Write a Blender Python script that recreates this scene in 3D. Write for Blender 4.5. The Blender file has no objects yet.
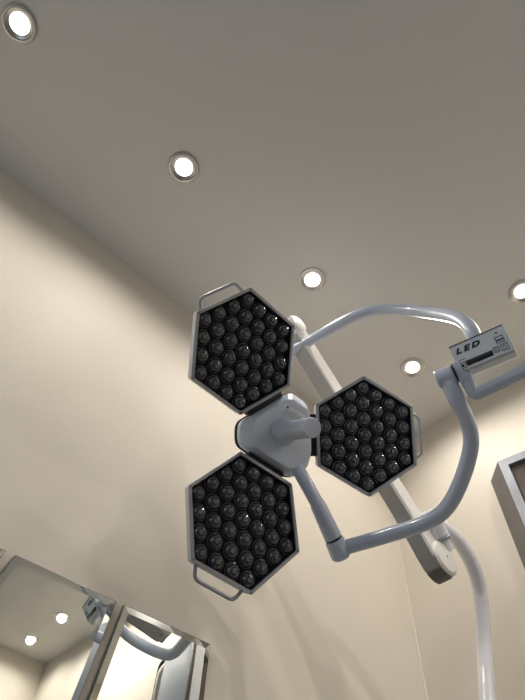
import bpy, bmesh, math, random
from mathutils import Vector, Matrix
random.seed(7)
S = bpy.context.scene
C = S.collection
R = math.radians
PI = math.pi

# ------------------------------------------------------------------ camera
CAM_Z = 1.25
ROT = (Matrix.Rotation(R(50.99154), 3, 'Z') @ Matrix.Rotation(R(143.54374), 3, 'X')
       @ Matrix.Rotation(R(4.35461), 3, 'Z'))
EYE = Vector((0, 0, CAM_Z))
cd = bpy.data.cameras.new('camera'); cam = bpy.data.objects.new('camera', cd); C.objects.link(cam)
cam.matrix_world = Matrix.Translation(EYE) @ ROT.to_4x4()
cd.sensor_fit = 'VERTICAL'; cd.sensor_height = 36; cd.sensor_width = 27
cd.lens = 524.15 * 36 / 700
cd.clip_start = 0.02
S.camera = cam
FPX = 524.15

def at(px, py, depth):
    """point of the place seen at a pixel of the photograph, at its measured distance"""
    return EYE + ROT @ Vector(((px - 262.5) / FPX * depth, -(py - 350) / FPX * depth, -depth))

# ------------------------------------------------------------------ world, exposure
w = bpy.data.worlds.new('world'); S.world = w; w.use_nodes = True
w.node_tree.nodes['Background'].inputs[0].default_value = (0.55, 0.75, 1.0, 1)
w.node_tree.nodes['Background'].inputs[1].default_value = 1.6
S.view_settings.view_transform = 'Standard'
S.view_settings.look = 'None'
S.view_settings.exposure = 0.0
S.view_settings.gamma = 1
S.view_settings.use_curve_mapping = False
S.cycles.max_bounces = 10
S.cycles.diffuse_bounces = 8
S.cycles.glossy_bounces = 6
S.cycles.sample_clamp_indirect = 6

LAMP_W = 10.8           # power of one downlight
LAMP_COL = (1.0, 0.93, 0.84)

# ------------------------------------------------------------------ materials
def mat(name, col, rough=.5, metal=0.0, spec=.5, coat=0.0, noise=0.0, nscale=30, bump=0.0, bscale=200, emit=None, trans=0.0, ior=1.45, rvar=0.0):
    m = bpy.data.materials.new(name); m.use_nodes = True
    nt = m.node_tree; b = nt.nodes['Principled BSDF']
    b.inputs['Base Color'].default_value = (*col, 1)
    b.inputs['Roughness'].default_value = rough
    b.inputs['Metallic'].default_value = metal
    b.inputs['Specular IOR Level'].default_value = spec
    b.inputs['Coat Weight'].default_value = coat
    b.inputs['Coat Roughness'].default_value = .08
    b.inputs['Transmission Weight'].default_value = trans
    b.inputs['IOR'].default_value = ior
    tc = nt.nodes.new('ShaderNodeTexCoord')
    if noise:
        n = nt.nodes.new('ShaderNodeTexNoise'); n.inputs['Scale'].default_value = nscale
        n.inputs['Detail'].default_value = 4
        nt.links.new(tc.outputs['Object'], n.inputs['Vector'])
        r = nt.nodes.new('ShaderNodeValToRGB')
        r.color_ramp.elements[0].position = .3; r.color_ramp.elements[1].position = .7
        r.color_ramp.elements[0].color = (*[c * (1 - noise) for c in col], 1)
        r.color_ramp.elements[1].color = (*[min(1, c * (1 + noise)) for c in col], 1)
        nt.links.new(n.outputs['Fac'], r.inputs['Fac'])
        nt.links.new(r.outputs['Color'], b.inputs['Base Color'])
        if rvar:
            mr = nt.nodes.new('ShaderNodeMapRange')
            mr.inputs['To Min'].default_value = rough - rvar; mr.inputs['To Max'].default_value = rough + rvar
            nt.links.new(n.outputs['Fac'], mr.inputs['Value'])
            nt.links.new(mr.outputs['Result'], b.inputs['Roughness'])
    if bump:
        n2 = nt.nodes.new('ShaderNodeTexNoise'); n2.inputs['Scale'].default_value = bscale
        n2.inputs['Detail'].default_value = 3
        nt.links.new(tc.outputs['Object'], n2.inputs['Vector'])
        bp = nt.nodes.new('ShaderNodeBump'); bp.inputs['Strength'].default_value = bump
        bp.inputs['Distance'].default_value = .002
        nt.links.new(n2.outputs['Fac'], bp.inputs['Height'])
        nt.links.new(bp.outputs['Normal'], b.inputs['Normal'])
    if emit:
        b.inputs['Emission Color'].default_value = (*emit[0], 1)
        b.inputs['Emission Strength'].default_value = emit[1]
    return m

M_WALL = mat('cream_wall_paint', (.62, .575, .505), .55, spec=.3, noise=.015, nscale=3, bump=.12, bscale=90)
M_CEIL = mat('white_ceiling_paint', (.67, .665, .65), .8, spec=.2, noise=.01, nscale=2, bump=.08, bscale=120)
M_FLOOR = mat('floor_vinyl', (.13, .13, .135), .4, noise=.06, nscale=8)
M_ENAMEL = mat('grey_blue_enamel', (.47, .53, .64), .32, coat=.35, noise=.012, nscale=12)
M_HUB = mat('hub_enamel', (.52, .575, .67), .5, coat=.05, noise=.012, nscale=12)
M_WHITE = mat('white_enamel', (.80, .80, .84), .2, coat=.5, noise=.01, nscale=10)
M_ARM = mat('cream_arm_plastic', (.74, .73, .70), .42, noise=.012, nscale=10)
M_CHAN = mat('grey_arm_channel', (.34, .34, .33), .55, noise=.03, nscale=20)
M_PANEL = mat('grey_louvre_plastic', (.13, .135, .13), .5, noise=.03, nscale=40)
M_RIM = mat('anodised_rim', (.34, .355, .39), .38, metal=.3, noise=.02, nscale=30)
M_SHELL = mat('petal_shell', (.56, .58, .62), .4, noise=.012, nscale=20)
M_BLACK = mat('black_rubber', (.012, .012, .014), .6, noise=.1, nscale=40)
M_PLATE = mat('black_glass_plate', (.004, .005, .008), .35, spec=.15, noise=.1, nscale=40)
M_CUP = mat('dark_lens_cup', (.005, .006, .008), .4, spec=.2, metal=.0, noise=.1, nscale=60)
M_DOME = mat('smoked_lens', (.030, .034, .042), .05, spec=.8, coat=.7, noise=.08, nscale=80)
M_RING = mat('lens_ring', (.17, .18, .20), .2, metal=.3, coat=.5, noise=.05, nscale=80)
M_CHIP = mat('lens_centre', (.10, .105, .12), .3, noise=.1, nscale=80)
M_STEEL = mat('brushed_steel', (.22, .23, .26), .5, metal=.6, noise=.2, nscale=14, rvar=.06)
M_STEELD = mat('steel_side', (.16, .155, .15), .5, metal=.4, noise=.08, nscale=10)
M_CHROME = mat('satin_chrome', (.60, .58, .56), .33, metal=1, noise=.03, nscale=30)
M_MIRROR = mat('mirror_silver', (.86, .88, .85), .012, metal=1, noise=.004, nscale=4)
M_MEDGE = mat('mirror_edge', (.10, .12, .10), .2, metal=.3, noise=.1, nscale=30)
M_SCREEN = mat('dark_panel', (.075, .06, .055), .22, coat=.4, noise=.08, nscale=6)
M_DOOR = mat('blue_grey_door', (.20, .225, .26), .4, noise=.02, nscale=8)
M_FACE = mat('control_face', (.78, .84, .90), .35, noise=.012, nscale=30)
M_INK = mat('black_ink', (.03, .035, .045), .5, noise=.1, nscale=50)
M_LCD = mat('display_window', (.02, .024, .032), .15, noise=.1, nscale=50)
M_LABEL = mat('label_film', (.66, .70, .76), .3, noise=.01, nscale=40)
M_TEXT = mat('grey_ink', (.05, .055, .065), .5, noise=.05, nscale=50)
M_CAULK = mat('caulk_bead', (.66, .62, .55), .5, noise=.02, nscale=30)
M_LED = mat('diffuser_glow', (1, 1, 1), .5, noise=.004, nscale=30, emit=((1.0, .95, .88), 5.0))
M_SCREW = mat('screw_zinc', (.2, .2, .21), .35, metal=.8, noise=.1, nscale=90)

# ------------------------------------------------------------------ mesh helpers
def link(name, bm, mats, parent=None, smooth=True, mtx=None, auto=35):
    bmesh.ops.recalc_face_normals(bm, faces=bm.faces)
    me = bpy.data.meshes.new(name); bm.to_mesh(me); bm.free()
    if not isinstance(mats, (list, tuple)): mats = [mats]
    for m in mats: me.materials.append(m)
    if smooth:
        for p in me.polygons: p.use_smooth = True
        try: me.set_sharp_from_angle(angle=R(auto))
        except Exception: pass
    o = bpy.data.objects.new(name, me); C.objects.link(o)
    if mtx is not None: o.matrix_world = mtx
    if parent is not None: o.parent = parent
    return o

def empty(name, mtx=None, parent=None):
    o = bpy.data.objects.new(name, None); C.objects.link(o); o.empty_display_size = .05
    if mtx is not None: o.matrix_world = mtx
    if parent is not None: o.parent = parent
    return o

def tag(o, label, cat, group=None):
    o['label'] = label; o['category'] = cat
    if group: o['group'] = group
    return o

def struct(o): o['kind'] = 'structure'; return o

def add_box(bm, cx, cy, cz, sx, sy, sz, bev=0, mtx=None, mi=0, seg=2):
    r = bmesh.ops.create_cube(bm, size=1)
    vs = r['verts']
    for v in vs: v.co = Vector((v.co.x * sx + cx, v.co.y * sy + cy, v.co.z * sz + cz))
    if bev:
        es = list({e for v in vs for e in v.link_edges})
        rr = bmesh.ops.bevel(bm, geom=es, offset=bev, segments=seg, profile=.6, affect='EDGES')
        vs = list({v for f in rr['faces'] for v in f.verts} | {v for v in vs if v.is_valid})
    fs = {f for v in vs for f in v.link_faces}
    for f in fs: f.material_index = mi
    if mtx is not None:
        for v in vs: v.co = mtx @ v.co
    return fs

def add_lathe(bm, prof, n=24, mtx=None, mis=None, cap0=True, cap1=True):
    """prof = [(radius, z)...], spun about z"""
    rings = []
    for r, z in prof:
        ring = []
        if r < 1e-6:
            ring = [bm.verts.new((0, 0, z))]
        else:
            for i in range(n):
                a = 2 * PI * i / n
                ring.append(bm.verts.new((r * math.cos(a), r * math.sin(a), z)))
        rings.append(ring)
    for k in range(len(rings) - 1):
        A, B = rings[k], rings[k + 1]; mi = mis[k] if mis else 0
        for i in range(n):
            j = (i + 1) % n
            if len(A) == 1 and len(B) == 1: continue
            if len(A) == 1: f = bm.faces.new((A[0], B[i], B[j]))
            elif len(B) == 1: f = bm.faces.new((A[i], A[j], B[0]))
            else: f = bm.faces.new((A[i], A[j], B[j], B[i]))
            f.material_index = mi
    if cap0 and len(rings[0]) > 1: bm.faces.new(list(reversed(rings[0])))
    if cap1 and len(rings[-1]) > 1: bm.faces.new(rings[-1]).material_index = (mis[-1] if mis else 0)
    if mtx is not None:
        for ring in rings:
            for v in ring: v.co = mtx @ v.co

def add_loops(bm, loops, mis=None, cap0=True, cap1=True, mi0=0, mi1=0):
    """skin a list of equal-length point loops"""
    rs = [[bm.verts.new(p) for p in L] for L in loops]
    n = len(rs[0])
    for k in range(len(rs) - 1):
        for i in range(n):
            j = (i + 1) % n
            f = bm.faces.new((rs[k][i], rs[k][j], rs[k + 1][j], rs[k + 1][i]))
            f.material_index = mis[k] if mis else 0
    if cap0: bm.faces.new(list(reversed(rs[0]))).material_index = mi0
    if cap1: bm.faces.new(rs[-1]).material_index = mi1
    return rs

def spline(pts, sub=8):
    pts = [Vector(p) for p in pts]
    P = [pts[0] * 2 - pts[1]] + pts + [pts[-1] * 2 - pts[-2]]
    out = []
    for i in range(1, len(P) - 2):
        p0, p1, p2, p3 = P[i - 1], P[i], P[i + 1], P[i + 2]
        # centripetal-ish Catmull-Rom
        for s in range(sub):
            t = s / sub
            out.append(.5 * ((2 * p1) + (p2 - p0) * t + (2 * p0 - 5 * p1 + 4 * p2 - p3) * t * t
                             + (3 * p1 - p0 - 3 * p2 + p3) * t ** 3))
    out.append(pts[-1]); return out

def fillet(pts, rad, sub=6):
    pts = [Vector(p) for p in pts]; out = [pts[0]]
    for i in range(1, len(pts) - 1):
        a, b, c = pts[i - 1], pts[i], pts[i + 1]
        d1 = (a - b); d2 = (c - b); r = min(rad, d1.length * .48, d2.length * .48)
        p, q = b + d1.normalized() * r, b + d2.normalized() * r
        for s in range(sub + 1):
            t = s / sub
            out.append(p * (1 - t) ** 2 + b * 2 * t * (1 - t) + q * t * t)
    out.append(pts[-1]); return out

def add_tube(bm, path, rad, n=16, mi=0):
    path = [Vector(p) for p in path]
    t0 = (path[1] - path[0]).normalized()
    u = t0.orthogonal().normalized(); rs = []
    for i, p in enumerate(path):
        if i == 0: t = t0
        elif i == len(path) - 1: t = (path[-1] - path[-2]).normalized()
        else: t = ((path[i + 1] - p).normalized() + (p - path[i - 1]).normalized()).normalized()
        u = (u - t * u.dot(t)).normalized(); v = t.cross(u)
        r = rad(i / (len(path) - 1)) if callable(rad) else rad
        rs.append([p + u * r * math.cos(2 * PI * k / n) + v * r * math.sin(2 * PI * k / n) for k in range(n)])
    add_loops(bm, rs, [mi] * (len(rs) - 1), mi0=mi, mi1=mi)

def frame(o, x, y, z):
    m = Matrix.Identity(4)
    for i, a in enumerate((x, y, z)):
        for k in range(3): m[k][i] = a[k]
    for k in range(3): m[k][3] = o[k]
    return m

def axis_frame(a, b):
    """frame at a with z pointing to b"""
    a, b = Vector(a), Vector(b); z = (b - a).normalized()
    x = z.orthogonal().normalized(); y = z.cross(x)
    return frame(a, x, y, z), (b - a).length

def cyl_between(bm, a, b, r, n=24, bev=.002, mi=0, mis=None):
    m, L = axis_frame(a, b)
    add_lathe(bm, [(r - bev, 0), (r, bev), (r, L - bev), (r - bev, L)], n, m, mis or [mi] * 3)

# ------------------------------------------------------------------ the room
X0, X1, Y0, Y1, ZC = -.9137, 1.96, -1.9, 1.416, CAM_Z + 1.5
T = .1
def wallbox(name, a, b, m):
    bm = bmesh.new()
    add_box(bm, (a[0] + b[0]) / 2, (a[1] + b[1]) / 2, (a[2] + b[2]) / 2, b[0] - a[0], b[1] - a[1], b[2] - a[2])
    return struct(link(name, bm, m, smooth=False))
wallbox('floor', (X0 - T, Y0 - T, -T), (X1 + T, Y1 + T, 0), M_FLOOR)
wallbox('ceiling', (X0 - T, Y0 - T, ZC), (X1 + T, Y1 + T, ZC + T), M_CEIL)
wallbox('wall_left', (X0 - T, Y0, 0), (X0, Y1, ZC), M_WALL)
wallbox('wall_right', (X1, Y0, 0), (X1 + T, Y1, ZC), M_WALL)
wallbox('wall_back', (X0 - T, Y1, 0), (X1 + T, Y1 + T, ZC), M_WALL)
# wall behind the camera, with an unseen window added for cool fill light
WX0, WX1, WZ0, WZ1 = -.2, 1.4, .95, 2.1
bm = bmesh.new()
for a, b in (((X0 - T, 0), (WX0, ZC)), ((WX1, 0), (X1 + T, ZC)), ((WX0, 0), (WX1, WZ0)), ((WX0, WZ1), (WX1, ZC))):
    add_box(bm, (a[0] + b[0]) / 2, Y0 - T / 2, (a[1] + b[1]) / 2, b[0] - a[0], T, b[1] - a[1])
struct(link('wall_front', bm, M_WALL, smooth=False))
bm = bmesh.new()
for x in (WX0 + .025, (WX0 + WX1) / 2, WX1 - .025): add_box(bm, x, Y0 - T / 2, (WZ0 + WZ1) / 2, .05, .05, WZ1 - WZ0, .004)
for z in (WZ0 + .025, WZ1 - .025): add_box(bm, (WX0 + WX1) / 2, Y0 - T / 2, z, WX1 - WX0, .05, .05, .004)
struct(link('added_window_1', bm, M_WHITE))
pl = bpy.data.lights.new('added_window_portal', 'AREA'); pl.shape = 'RECTANGLE'; pl.size = WX1 - WX0; pl.size_y = WZ1 - WZ0; pl.cycles.is_portal = True
po = bpy.data.objects.new('added_window_portal', pl); C.objects.link(po); po.location = ((WX0 + WX1) / 2, Y0 - T - .01, (WZ0 + WZ1) / 2); po.rotation_euler = (R(90), 0, 0)
bm = bmesh.new()                       # painted sealant bead down the corner
add_tube(bm, [(X0 + .001, Y1 - .001, .05), (X0 + .001, Y1 - .001, ZC - .01)], .0028, 8)
struct(link('trim_1', bm, M_CAULK))

# ------------------------------------------------------------------ recessed downlights
def make_downlight():
    root = empty('ceiling_downlight')
    bm = bmesh.new()
    add_lathe(bm, [(.0435, 0), (.0435, -.003), (.0425, -.0055), (.038, -.0065), (.0365, -.0055), (.0355, -.0042),
                   (.034, -.0055), (.0325, -.0050), (.0300, -.0030), (.0255, -.0016), (.0250, 0)], 48, cap0=False, cap1=False)
    link('trim_ring', bm, M_CHROME, root)
    bm = bmesh.new()
    add_lathe(bm, [(.0252, -.0010), (.020, -.0020), (0, -.0024)], 40, cap0=False)
    link('diffuser', bm, M_LED, root)
    ld = bpy.data.lights.new('downlight_lamp', 'SPOT'); ld.energy = LAMP_W; ld.color = LAMP_COL
    ld.spot_size = R(163); ld.spot_blend = .65; ld.shadow_soft_size = .024
    lo = bpy.data.objects.new('lamp', ld); C.objects.link(lo); lo.location = (0, 0, -.012); lo.parent = root
    return root
def dup(root, loc):
    r = root.copy(); C.objects.link(r); r.location = loc
    for ch in root.children:
        c = ch.copy(); C.objects.link(c); c.parent = r
    return r
dl = make_downlight()
XS = (-.541, -.105, .36, .86, 1.30, 1.71); YS = (-.93, -.414, .10, .622, 1.135)
FAR = {(1.30, 1.135): (1.31, 1.169), (1.71, 1.135): (1.708, 1.174)}
names = {
 (-.541, -.414): 'recessed ceiling downlight in the top left corner of the picture, farthest from the lamp',
 (-.541, .10): 'recessed ceiling downlight on bare ceiling, up and left of the top lamp head',
 (-.541, .622): 'recessed ceiling downlight just above the curved upper tube, beside the top lamp head',
 (-.541, 1.135): 'recessed ceiling downlight framed by the curved upper tube, nearest the room corner',
 (-.105, 1.135): 'recessed ceiling downlight cut off by the right edge, above the control box',
 (1.30, 1.135): 'ceiling light seen only as a reflection in the wall mirror, nearer the reflected control box',
 (1.71, 1.135): 'ceiling light seen only as a reflection in the wall mirror, nearest the reflected room corner',
}
first = True
for x in XS:
    for y in YS:
        if y != 1.135 and x != -.541: continue      # the lights follow the walls
        px, py = FAR.get((x, y), (x, y))
        o = dl if first else dup(dl, (0, 0, 0)); first = False
        o.location = (px, py, ZC)
        if x == .86:                      # unseen lamp, boosted to deepen the arm shadows on the left wall
            for ch in o.children:
                if ch.type == 'LIGHT': ch.data = ch.data.copy(); ch.data.energy = LAMP_W * 3.6
        if (x, y) in names: tag(o, names[(x, y)], 'ceiling light', 'recessed ceiling downlights')
        else: tag(o, 'recessed ceiling downlight added to light the room, farther along the walls, beyond the picture edges', 'ceiling light', 'recessed ceiling downlights')  # out-of-view lamps added to complete the room lighting

# ------------------------------------------------------------------ wall mirrors
def mirror(loc, tl, tr, h, lean_l, lean_r, label):
    """bevel edged mirror hung on the left wall; tl, tr are y of the top corners"""
    z = CAM_Z + .497
    root = tag(empty('wall_mirror', Matrix.Translation((X0, (tl + tr) / 2, z - h))), label, 'mirror', 'bevelled mirrors on the left wall')
    o = Vector((X0, (tl + tr) / 2, z - h))
    bw = .013
    def outline(x, ins):
        a, b = tl + ins, tr - ins
        zt, zb = z - ins, z - h + ins
        return [Vector((x, a - (z - zb) * lean_l, zb)) - o, Vector((x, b - (z - zb) * lean_r, zb)) - o,
                Vector((x, b - (z - zt) * lean_r, zt)) - o, Vector((x, a - (z - zt) * lean_l, zt)) - o]
    bm = bmesh.new()
    add_loops(bm, [outline(X0 + .001, 0), outline(X0 + .008, 0)])
    link('backing', bm, M_MEDGE, root, smooth=False)
    bm = bmesh.new()
    add_loops(bm, [outline(X0 + .0082, .0008), outline(X0 + .0090, .0012), outline(X0 + .0106, bw)], cap0=False)
    link('mirror_glass', bm, M_MIRROR, root, smooth=False)
    return root
mirror(0, .0, .205, .62, .2, .2, 'wall mirror cut off by the left edge of the picture, only its corner showing')
mirror(0, .223, .430, .62, .22, .11, 'wall mirror with two glowing ceiling lights and the control box reflected in it')
mirror(0, .447, .656, .62, .115, .0, 'wall mirror with a curved blue-grey tube reflected across its top, nearest the room corner')

# ------------------------------------------------------------------ steel framed panel on the back wall
SP = Vector((-.462, 1.352, CAM_Z + 1.145))
al = R(9)
ux = Vector((math.cos(al), math.sin(al), 0)); uz = Vector((0, 0, 1)); un = Vector((math.sin(al), -math.cos(al), 0))
W_, H_ = .34, .46
root = tag(empty('wall_panel', Matrix.Translation((SP.x + .17, Y1, SP.z - H_))),
           'brushed steel framed wall panel with a dark recessed face, cut off by the right edge', 'wall panel')
ro = Vector((SP.x + .17, Y1, SP.z - H_))
def pf(a, b, d): return SP + ux * a - uz * b + un * d - ro
bm = bmesh.new()
BK = [Vector((SP.x - .066, Y1 - .001, SP.z - .002)), Vector((SP.x + W_ + .04, Y1 - .001, SP.z - .002)),
      Vector((SP.x + W_ + .04, Y1 - .001, SP.z - H_ - .03)), Vector((SP.x - .066, Y1 - .001, SP.z - H_ - .03))]
fr = [pf(0, 0, 0), pf(W_, 0, 0), pf(W_, H_, 0), pf(0, H_, 0)]
for i in (1, 2): fr[i] = fr[i].copy()
add_loops(bm, [[p - ro for p in BK], fr], cap1=False, cap0=True)
link('side_casing', bm, M_STEELD, root, smooth=False)
bm = bmesh.new(); fw = .026
def rect(i, d): return [pf(i, i, d), pf(W_ - i, i, d), pf(W_ - i, H_ - i, d), pf(i, H_ - i, d)]
add_loops(bm, [rect(0, .000), rect(.001, .002), rect(fw, .002), rect(fw + .001, -.012)], cap0=False, cap1=False)
link('front_frame', bm, M_STEEL, root, smooth=False)
bm = bmesh.new()
add_loops(bm, [rect(fw + .0005, -.0125), rect(fw + .0005, -.0105)])
link('recessed_face', bm, M_SCREEN, root, smooth=False)

# ------------------------------------------------------------------ cabinet on the back wall, seen in the mirror
CB = Vector((.235, Y1, CAM_Z + .40))
cab = tag(empty('steel_cabinet', Matrix.Translation(CB)), 'blue-grey steel cabinet seen only as a reflection in the right-hand mirror', 'cabinet')
bm = bmesh.new(); add_box(bm, 0, -.045, .33, .22, .088, .66, .006); link('body', bm, M_SHELL, cab)
bm = bmesh.new(); add_box(bm, .006, -.0925, .33, .20, .007, .64, .003); link('door', bm, M_DOOR, cab)
bm = bmesh.new(); add_box(bm, -.103, -.093, .33, .022, .010, .65, .003); link('edge_trim', bm, M_SCREEN, cab)
bm = bmesh.new()
add_tube(bm, fillet([(.150, -.035, .02), (.150, -.06, .02), (.150, -.06, .60), (.125, -.045, .63)], .06, 6), .030, 24)
link('grab_rail', bm, M_CHROME, cab)
bm = bmesh.new()
add_tube(bm, fillet([(.205, -.02, .0), (.205, -.05, .0), (.205, -.05, .66), (.125, -.05, .66)], .08, 8), .014, 16)
link('cable', bm, M_BLACK, cab)

# ------------------------------------------------------------------ surgical lamp
POLE_BASE = Vector((-.635, 1.165, 0))
lamp = tag(empty('surgical_lamp', Matrix.Translation(POLE_BASE)),
           'grey articulated surgical lamp with three hexagonal heads of round lenses and an LED control box', 'surgical lamp')
INV = Matrix.Translation(-POLE_BASE)
def part(name, bm, m, parent=lamp, **k):
    if parent is lamp:
        bmesh.ops.transform(bm, matrix=INV, verts=bm.verts)
    return link(name, bm, m, parent, **k)

# floor base and pole
bm = bmesh.new()
add_lathe(bm, [(.20, .03), (.21, .04), (.21, .06), (.19, .075), (.05, .095), (.03, .13), (.022, .14)], 40, Matrix.Translation(POLE_BASE))
part('base', bm, M_WHITE)
for k in range(5):
    a = 2 * PI * k / 5
    bm = bmesh.new(); p = POLE_BASE + Vector((.165 * math.cos(a), .165 * math.sin(a), .017))
    m = frame(p, (-math.sin(a), math.cos(a), 0), (0, 0, 1), (math.cos(a), math.sin(a), 0))
    add_lathe(bm, [(.012, -.012), (.017, -.009), (.017, .009), (.012, .012)], 20, m)
    part('castor', bm, M_BLACK)
pole_pts = [POLE_BASE + Vector((0, 0, .12)), POLE_BASE + Vector((0, 0, .8)), POLE_BASE + Vector((0, 0, 1.3)), POLE_BASE + Vector((0.0, .002, 1.6)),
            at(487, 697, 1.128), at(484.5, 645, 1.215), at(480.5, 598, 1.275), at(476, 575, 1.292), at(468, 556, 1.30), at(457, 540, 1.305),
            at(445, 529, 1.305), at(436, 523, 1.30)]
bm = bmesh.new(); add_tube(bm, spline(pole_pts, 10), .0175, 24)
part('pole', bm, M_WHITE)

# sleeve at the top of the pole
sa, sb = at(428, 511, 1.285), at(441, 537, 1.27)
bm = bmesh.new(); cyl_between(bm, sa, sb, .0215, 28, .003)
part('sleeve', bm, M_WHITE)
bm = bmesh.new(); d = (sb - sa).normalized()
cyl_between(bm, sb - d * .001, sb + d * .007, .0235, 28, .0015)
part('collar', bm, M_RIM)
bm = bmesh.new(); cyl_between(bm, sb + d * .006, at(447, 551, 1.262), .017, 24, .002)
part('spindle', bm, M_WHITE)
bm = bmesh.new(); pz = at(432.5, 528.5, 1.262)
cyl_between(bm, pz, pz + (at(436, 523, 1.30) - pz) * .2, .004, 12, .001)
part('plug', bm, M_BLACK)

# spring arm: box section, far end near the ceiling
ea, eb = at(437.5, 561.5, 1.235), at(293, 329, 1.50)
AX = (eb - ea).normalized(); SX = Vector((1, 0, 0)); SX = (SX - AX * SX.dot(AX)).normalized()
UP = SX.cross(AX)
if UP.z < 0: UP = -UP
AL = (eb - ea).length
AM = frame(ea, SX, AX, UP)
hw, hh = .0205, .029
def arm_profile(y, s=1.0): return [Vector((x, y, z)) for x, z in
    ((-hw, -hh * s + .004), (-hw + .004, -hh * s), (hw - .004, -hh * s), (hw, -hh * s + .004),
     (hw, hh * s - .006), (hw - .006, hh * s), (-hw + .006, hh * s), (-hw, hh * s - .006))]
bm = bmesh.new()
AY = ((-.004, 1.38), (.03, 1.34), (.07, 1.16), (.12, 1.03), (.18, 1.0), (AL, 1.0))
add_loops(bm, [[AM @ p for p in arm_profile(y, k)] for y, k in AY])
part('spring_arm', bm, M_ARM, auto=40)
bm = bmesh.new()
add_loops(bm, [[AM @ Vector((x, y, -hh * k + z)) for x, z in ((-hw - .001, .004), (-hw - .001, -.0025), (hw - .004, -.0025), (hw - .004, .004))] for y, k in (AY[:-1] + ((AL - .03, 1.0),))])
part('underside_channel', bm, M_CHAN)
bm = bmesh.new()
add_box(bm, -hw - .0008, AL / 2 + .01, -.002, .004, AL - .06, hh * 2 - .012, .001, AM)
for zz in (-.012, .010): add_box(bm, -hw - .0030, AL / 2 + .01, zz, .003, AL - .08, .004, .001, AM)
part('side_channel', bm, M_CHAN)
# knuckles at both ends: discs across the arm
def knuckle(y, r, name, m=M_ARM):
    bm = bmesh.new()
    mm = AM @ frame((0, y, 0), (0, 1, 0), (0, 0, 1), (1, 0, 0))
    add_lathe(bm, [(r - .006, -hw - .004), (r, -hw + .001), (r, hw), (r - .006, hw + .006), (r - .02, hw + .0075), (0, hw + .0075)], 40, mm, [0, 1 if isinstance(m, list) else 0, 0, 0, 0])
    return part(name, bm, m)
knuckle(.0, .042, 'knuckle', [M_ARM, M_CHAN])
knuckle(AL, .032, 'knuckle')
bm = bmesh.new()
mm = AM @ frame((0, 0, 0), (0, 1, 0), (0, 0, 1), (1, 0, 0))
add_lathe(bm, [(.0025, hw + .0075), (.0025, hw + .0085), (0, hw + .0085)], 12, mm)
part('screw', bm, M_SCREW)
# louvre window on the rounded lower end
a0 = R(-128)
bm = bmesh.new()
lm = AM @ frame((0, 0, 0), (1, 0, 0), (0, 1, 0), (0, 0, 1))
segs = []
for k in range(9):
    a = R(-160 + 58 * k / 8); segs.append((.0458 * math.cos(a), .0458 * math.sin(a)))
Lp = [[AM @ Vector((x, s[0] * q, s[1] * q)) for x, q in ((-hw + .002, .97), (-hw + .002, 1.0), (hw - .003, 1.0), (hw - .003, .97))] for s in segs]
add_loops(bm, Lp)
part('end_cap', bm, M_PANEL)

# upper joint post hanging from the far knuckle
pa = at(290, 332, 1.50); 
bm = bmesh.new(); cyl_between(bm, at(283, 326, 1.495), at(280, 360, 1.462), .019, 24, .003)
part('joint_post', bm, M_ENAMEL)

# control box frame
BX = Vector((.97322, .22896, -.02037)); BY = Vector((.16096, -.61555, .77148)); BN = Vector((.1641, -.7541, -.63592))
BO = Vector((-.1817, .6893, .836 + CAM_Z))
BF = frame(BO, BX, BY, BN)
def bp(x, y, z): return BF @ Vector((x, y, z))

# upper curved tube
up = [at(281, 357, 1.462), at(296, 348.5, 1.46), at(330, 329.5, 1.44), at(357, 315.5, 1.415), at(378, 310, 1.39), at(402, 310, 1.345), at(428, 312.5, 1.27),
      at(450, 316, 1.185), at(464, 322, 1.12), at(473, 333, 1.075), at(480, 347, 1.062)]
bm = bmesh.new(); add_tube(bm, spline(up, 8), .0145, 24)
part('upper_tube', bm, M_ENAMEL)

# control box
bw_, bh_ = .108, .0535
box = None
bm = bmesh.new()
add_box(bm, 0, 0, -.011, bw_, bh_, .022, .0025, BF)
box = part('control_box', bm, M_LABEL)
box_inv = None
def bpart(name, bm, m, **k):
    bmesh.ops.transform(bm, matrix=INV, verts=bm.verts)
    return link(name, bm, m, box, **k)
bm = bmesh.new(); add_box(bm, 0, 0, .0003, bw_ - .005, bh_ - .005, .001, 0, BF)
bpart('face_plate', bm, M_FACE, smooth=False)
bm = bmesh.new(); add_box(bm, 0, bh_ / 2 + .0005, -.0105, bw_ - .002, .0016, .023, .0005, BF)
bpart('top_seal', bm, M_INK, smooth=False)
bm = bmesh.new(); add_box(bm, -.0095, -.0155, .0012, .052, .0110, .0012, .0004, BF)
bpart('display', bm, M_LCD)
def ringbox(bm, x, y, w_, h_, t=.0006, z=.0012):
    for sx, sy, a, b in ((0, h_ / 2, w_, t), (0, -h_ / 2, w_, t), (w_ / 2, 0, t, h_), (-w_ / 2, 0, t, h_)):
        add_box(bm, x + sx, y + sy, z, a + t, b + t, .0006, 0, BF)
for i, (x, y, sw, sh) in enumerate(((-.0430, -.0165, .0105, .0110), (.0245, -.0130, .0095, .0095), (.0455, -.0110, .0001, .0001))):
    if i == 2: continue
    bm = bmesh.new(); ringbox(bm, x, y, sw, sh)
    if i == 0:
        mm = BF @ Matrix.Translation((x, y, .0009)); add_lathe(bm, [(.0028, 0), (.0028, .0008), (0, .0008)], 16, mm)
    else:
        mm = BF @ Matrix.Translation((x, y, .0009)); add_lathe(bm, [(.0028, 0), (.0028, .0006), (.0020, .0006), (.0020, 0)], 16, mm, cap0=False, cap1=False)
    bpart('button', bm, M_INK, smooth=False)
bm = bmesh.new(); ringbox(bm, .0400, -.0140, .0130, .0120); mm = BF @ Matrix.Translation((.0400, -.0140, .0009))
add_lathe(bm, [(.0036, 0), (.0036, .0006), (.0028, .0006), (.0028, 0)], 16, mm, cap0=False, cap1=False)
add_box(bm, .0400, -.0110, .0012, .0007, .003, .0006, 0, BF)
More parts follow.
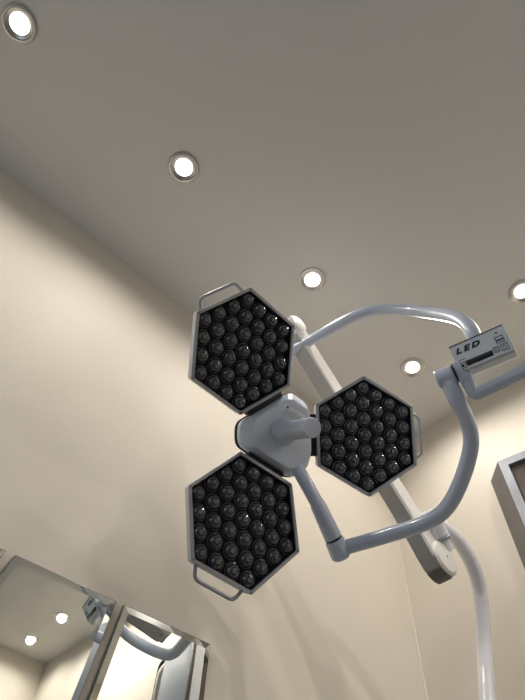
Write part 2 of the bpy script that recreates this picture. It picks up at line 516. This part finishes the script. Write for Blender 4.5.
bpart('button', bm, M_INK, smooth=False)
bm = bmesh.new(); ringbox(bm, .0375, .0030, .0140, .0120); add_box(bm, .0375, .0020, .0012, .0125, .0030, .0006, 0, BF)
bpart('button', bm, M_INK, smooth=False)
bm = bmesh.new(); add_box(bm, .0370, .0170, .0012, .0032, .0036, .0006, 0, BF)
bpart('warning_mark', bm, M_INK, smooth=False)
def text(s, size, x, y, z, m, name, base, parent, shear=0, inv=True, bold=.0, mat_=None, sx=1.0):
    cu = bpy.data.curves.new(name, 'FONT'); cu.body = s; cu.size = size; cu.extrude = .0003; cu.shear = shear
    cu.offset = bold; cu.align_x = 'LEFT'; cu.align_y = 'BOTTOM_BASELINE'; cu.resolution_u = 3
    tmp = bpy.data.objects.new('tmp_text', cu); C.objects.link(tmp)
    dg = bpy.context.evaluated_depsgraph_get(); dg.update()
    me = bpy.data.meshes.new_from_object(tmp.evaluated_get(dg))
    bpy.data.objects.remove(tmp); bpy.data.curves.remove(cu)
    me.transform(base @ Matrix.Translation((x, y, z)) @ Matrix.Diagonal((sx, 1, 1, 1)))
    if inv: me.transform(INV)
    me.materials.clear(); me.materials.append(m)
    o = bpy.data.objects.new(name, me); C.objects.link(o); o.parent = parent
    return o
for ch_, tx in (('L', -.0455), ('E', -.0300), ('D', -.0145)):
    text(ch_, .0145, tx, .0080, .0012, M_INK, 'letter', BF, box, shear=.35, bold=.0008, sx=1.45)
bm = bmesh.new()
for k in range(5): add_box(bm, -.0450 + k * .0026, -.0050, .0012, .0017, .0016, .0005, 0, BF)
bpart('small_print', bm, M_TEXT, smooth=False)
# white back housing under the box
bm = bmesh.new(); add_box(bm, .0085, -.0320, -.0165, .090, .013, .020, .002, BF)
bpart('lower_housing', bm, M_ARM)

# pivot barrel and U handle
bm = bmesh.new(); cyl_between(bm, bp(-.1005, -.0225, -.012), bp(-.0640, -.0225, -.012), .0200, 32, .003)
part('pivot_barrel', bm, M_ENAMEL)
bm = bmesh.new(); cyl_between(bm, bp(-.0640, -.0225, -.012), bp(-.0615, -.0225, -.012), .0190, 32, .0005)
part('pivot_seal', bm, M_BLACK)
bm = bmesh.new()
add_box(bm, -.0530, -.0260, -.012, .0160, .0420, .030, .003, BF)
part('pivot_bracket', bm, M_ENAMEL)
bm = bmesh.new()
add_tube(bm, fillet([bp(-.0500, -.028, -.010), bp(-.0475, -.0755, -.010), bp(.078, -.0665, -.010)], .005, 5), .0122, 20)
add_lathe(bm, [(.0122, 0), (.0118, .002), (.009, .0045), (0, .0055)], 20, axis_frame(bp(.078, -.0665, -.010), bp(.2, -.0577, -.010))[0])
part('handle', bm, M_ENAMEL)

# lower curved tube
low = [bp(-.082, -.0225, -.012), at(456, 398, 1.030), at(467.5, 422, 1.030), at(471, 444, 1.033), at(464, 473, 1.042), at(452, 500, 1.054),
       at(439, 515, 1.064), at(420, 525, 1.076), at(395, 533, 1.092), at(368, 541, 1.108), at(343, 548, 1.122)]
bm = bmesh.new(); add_tube(bm, spline(low, 8), lambda t: .0165 if t < .12 else .0152, 24)
part('lower_tube', bm, M_ENAMEL)

# head frame
HC = Vector((-.59406, .57353, .81619 + CAM_Z))
HX = Vector((.38863, .86801, .30907)); HY = Vector((.4549, -.47246, .75488)); HZ = Vector((.80127, -.15277, -.57847))
HF = frame(HC, HX, HY, HZ)
def hp(x, y, z): return HF @ Vector((x, y, z))

# stem from hub to joint
ja, jb = at(333.5, 538, 1.122), at(341.5, 557, 1.120)
h0 = hp(.030, -.048, -.055)
s0 = at(318, 505, 1.132)
d = (ja - s0).normalized()
bm = bmesh.new(); add_tube(bm, [h0, at(303, 478, 1.148), s0, s0 + d * .01], .0150, 20)
part('stem', bm, M_ENAMEL)
bm = bmesh.new()
m, L = axis_frame(s0 - d * .006, ja)
add_lathe(bm, [(.0150, 0), (.0172, .006), (.0178, L * .3), (.0195, L - .003), (.0185, L)], 28, m)
part('stem_sleeve', bm, M_ENAMEL)
bm = bmesh.new(); cyl_between(bm, ja, ja + d * .003, .0190, 28, .0005)
part('joint_seal', bm, M_BLACK)
bm = bmesh.new(); cyl_between(bm, ja + d * .003, jb + d * .002, .0215, 32, .004)
part('elbow', bm, M_ENAMEL)

# hub body
def hexi(a, c, z):
    """irregular hexagon: flats at distance a towards 0/120/240 deg, short flats at distance c towards 60/180/300"""
    pts = []
    for k in range(6):
        t1, t2 = R(60 * k), R(60 * k + 60)
        d1, d2 = (a, c) if k % 2 == 0 else (c, a)
        det = math.cos(t1) * math.sin(t2) - math.sin(t1) * math.cos(t2)
        x = (d1 * math.sin(t2) - d2 * math.sin(t1)) / det
        y = (-d1 * math.cos(t2) + d2 * math.cos(t1)) / det
        pts.append((x, y, z))
    return pts
def rounded(poly, rad, n=5):
    out = []; N_ = len(poly)
    for i in range(N_):
        a, b, c = Vector(poly[i - 1]), Vector(poly[i]), Vector(poly[(i + 1) % N_])
        d1, d2 = a - b, c - b; r = min(rad, d1.length * .45, d2.length * .45)
        p, q = b + d1.normalized() * r, b + d2.normalized() * r
        for s in range(n + 1):
            t = s / n; out.append(p * (1 - t) ** 2 + b * 2 * t * (1 - t) + q * t * t)
    return out
bm = bmesh.new()
L_ = [rounded(hexi(.070, .097, -.066), .016, 3), rounded(hexi(.0715, .0985, -.046), .016, 3), rounded(hexi(.0715, .0975, -.043), .016, 3),
      rounded(hexi(.0640, .0780, -.018), .018, 3), rounded(hexi(.0625, .0750, -.0165), .018, 3), rounded(hexi(.0600, .071, -.0160), .018, 3)]
add_loops(bm, [[HF @ p for p in L] for L in L_])
hub = part('hub', bm, M_HUB, auto=14)
def hubpart(name, bm, m, **k):
    bmesh.ops.transform(bm, matrix=INV, verts=bm.verts)
    return link(name, bm, m, hub, **k)
bm = bmesh.new()
L_ = [rounded(hexi(.070, .098, -.074), .018), rounded(hexi(.0725, .1005, -.072), .018), rounded(hexi(.0725, .1005, -.065), .018)]
add_loops(bm, [[HF @ p for p in L] for L in L_])
hubpart('rear_gasket', bm, M_BLACK)
# label with tiny print
LB = HF @ Matrix.Translation((.021, .043, -.0158)) @ Matrix.Rotation(R(-27), 4, 'Z') 
bm = bmesh.new(); add_box(bm, 0, 0, 0, .054, .022, .0008, .0003, LB)
hubpart('label', bm, M_LABEL)
bm = bmesh.new()
add_box(bm, -.021, .0065, .0006, .0050, .0050, .0004, 0, LB)
for r_, n_ in ((0, 6), (1, 9), (2, 9), (3, 7)):
    for k in range(n_):
        wd = .0022 + .0016 * random.random()
        add_box(bm, -.022 + k * .0050 + (.017 if r_ == 0 else 0) * .9, .0035 - r_ * .0037, .0006, wd, .0010, .0004, 0, LB)
hubpart('label_print', bm, M_TEXT, smooth=False)
# centre handle
bm = bmesh.new()
HM = HF @ Matrix.Translation((-.004, .004, -.0165))
add_lathe(bm, [(.030, 0), (.0295, .004), (.0265, .010), (.0235, .020), (.0215, .034), (.0205, .06), (.0205, .126), (.0200, .1285), (.0190, .1295), (0, .1295)], 40, HM)
part('centre_handle', bm, M_HUB, auto=30)

# petals
RHEX = .14; DP = .20315; TP = .21593
ct, st = math.cos(TP), math.sin(TP)
# one lens, modelled once, shared mesh
bm = bmesh.new()
add_lathe(bm, [(.0150, 0), (.0168, .0010), (.0172, .0022), (.0170, .0032), (.0162, .0036), (.0160, .0052), (.0150, .0078), (.0134, .0100), (.0114, .0118), (.0098, .0127),
               (.0095, .0120), (.0088, .0120), (.0085, .0132), (.0066, .0140), (.0063, .0132), (.0052, .0132), (.0048, .0143), (.0028, .0146), (.0026, .0136), (.0, .0138)],
          24, None, [0, 1, 1, 1, 0, 2, 2, 2, 2, 0, 1, 1, 2, 0, 0, 1, 1, 0, 3], cap0=False)
tmp = link('lens', bm, [M_CUP, M_RING, M_DOME, M_CHIP], None, auto=25)
LENS = tmp.data; bpy.data.objects.remove(tmp)
hexpts = lambda r, z: [Vector((r * math.cos(R(60 * k + 30)), r * math.sin(R(60 * k + 30)), z)) for k in range(6)]
count = 0
for ang, place in ((120, 'top'), (240, 'lower left'), (0, 'right')):
    a = R(ang)
    u = Vector((math.cos(a), math.sin(a), 0)); wv = Vector((-math.sin(a), math.cos(a), 0)); n = Vector((0, 0, 1))
    ut = u * ct + n * st; nt_ = -u * st + n * ct
    PF = HF @ frame(u * DP, ut, wv, nt_)
    PL = Matrix.Translation(-POLE_BASE) @ PF
    bm = bmesh.new()
    add_loops(bm, [rounded(hexpts(.110, -.036), .012, 3), rounded(hexpts(.128, -.033), .010, 3), rounded(hexpts(.1385, -.024), .005, 3), rounded(hexpts(.1390, -.004), .004, 3), rounded(hexpts(.1330, -.004), .004, 3), rounded(hexpts(.1330, -.0168), .004, 3)], cap1=True)
    pet = link('petal', bm, M_SHELL, None, auto=25)
    pet.parent = lamp; pet.matrix_local = PL
    def pp_(name, bm, m, **k):
        return link(name, bm, m, pet, **k)
    bm = bmesh.new()
    add_loops(bm, [rounded(hexpts(.1392, -.006), .004, 3), rounded(hexpts(.1405, -.004), .004, 3), rounded(hexpts(.1405, -.0008), .004, 3), rounded(hexpts(.1397, 0), .004, 3),
                   rounded(hexpts(.1328, 0), .004, 3), rounded(hexpts(.1322, -.0035), .004, 3)], cap0=False, cap1=False)
    pp_('rim', bm, M_RIM, smooth=False)
    bm = bmesh.new()
    add_loops(bm, [rounded(hexpts(.1326, -.0012), .004, 3), rounded(hexpts(.1320, -.0150), .004, 3)], cap0=False, cap1=False)
    pp_('inner_wall', bm, M_BLACK, smooth=False)
    bm = bmesh.new(); add_loops(bm, [rounded(hexpts(.1325, -.0165), .004, 3), rounded(hexpts(.1325, -.0150), .004, 3)])
    pp_('front_plate', bm, M_PLATE, smooth=False)
    for k in range(6):
        bm = bmesh.new(); q = hexpts(.1350, 0)[k]
        add_lathe(bm, [(.0022, -.0003), (.0022, .0008), (.0016, .0013), (0, .0013)], 12, Matrix.Translation(q))
        pp_('screw', bm, M_SCREW)
    # carrying handle on the outer edge (local +x side)
    e = RHEX * math.cos(R(30))
    hl = .056
    pts = [(e - .006, -hl, -.016), (e + .022, -hl + .010, -.016), (e + .022, hl - .010, -.016), (e - .006, hl, -.016)]
    bm = bmesh.new(); add_tube(bm, fillet(pts, .012, 5), .0038, 12)
    pp_('grab_handle', bm, M_RIM)
    # hinge block on the inner edge
    bm = bmesh.new(); add_box(bm, -e - .006, 0, -.022, .020, .096, .024, .003)
    pp_('hinge_block', bm, M_BLACK)
    # lenses: 37 in a hexagonal grid, corners of the grid towards the corners of the head
    pitch = .0378
    for q in range(-3, 4):
        for r in range(-3, 4):
            if abs(q + r) > 3: continue
            # basis along the corner directions 30 and 90 degrees
            x = pitch * (q * math.cos(R(30)) + r * math.cos(R(90)))
            y = pitch * (q * math.sin(R(30)) + r * math.sin(R(90)))
            o = bpy.data.objects.new('lens', LENS); C.objects.link(o)
            o.parent = pet; o.location = (x, y, -.0150)
            count += 1
print('lenses', count)
bpy.context.view_layer.update()
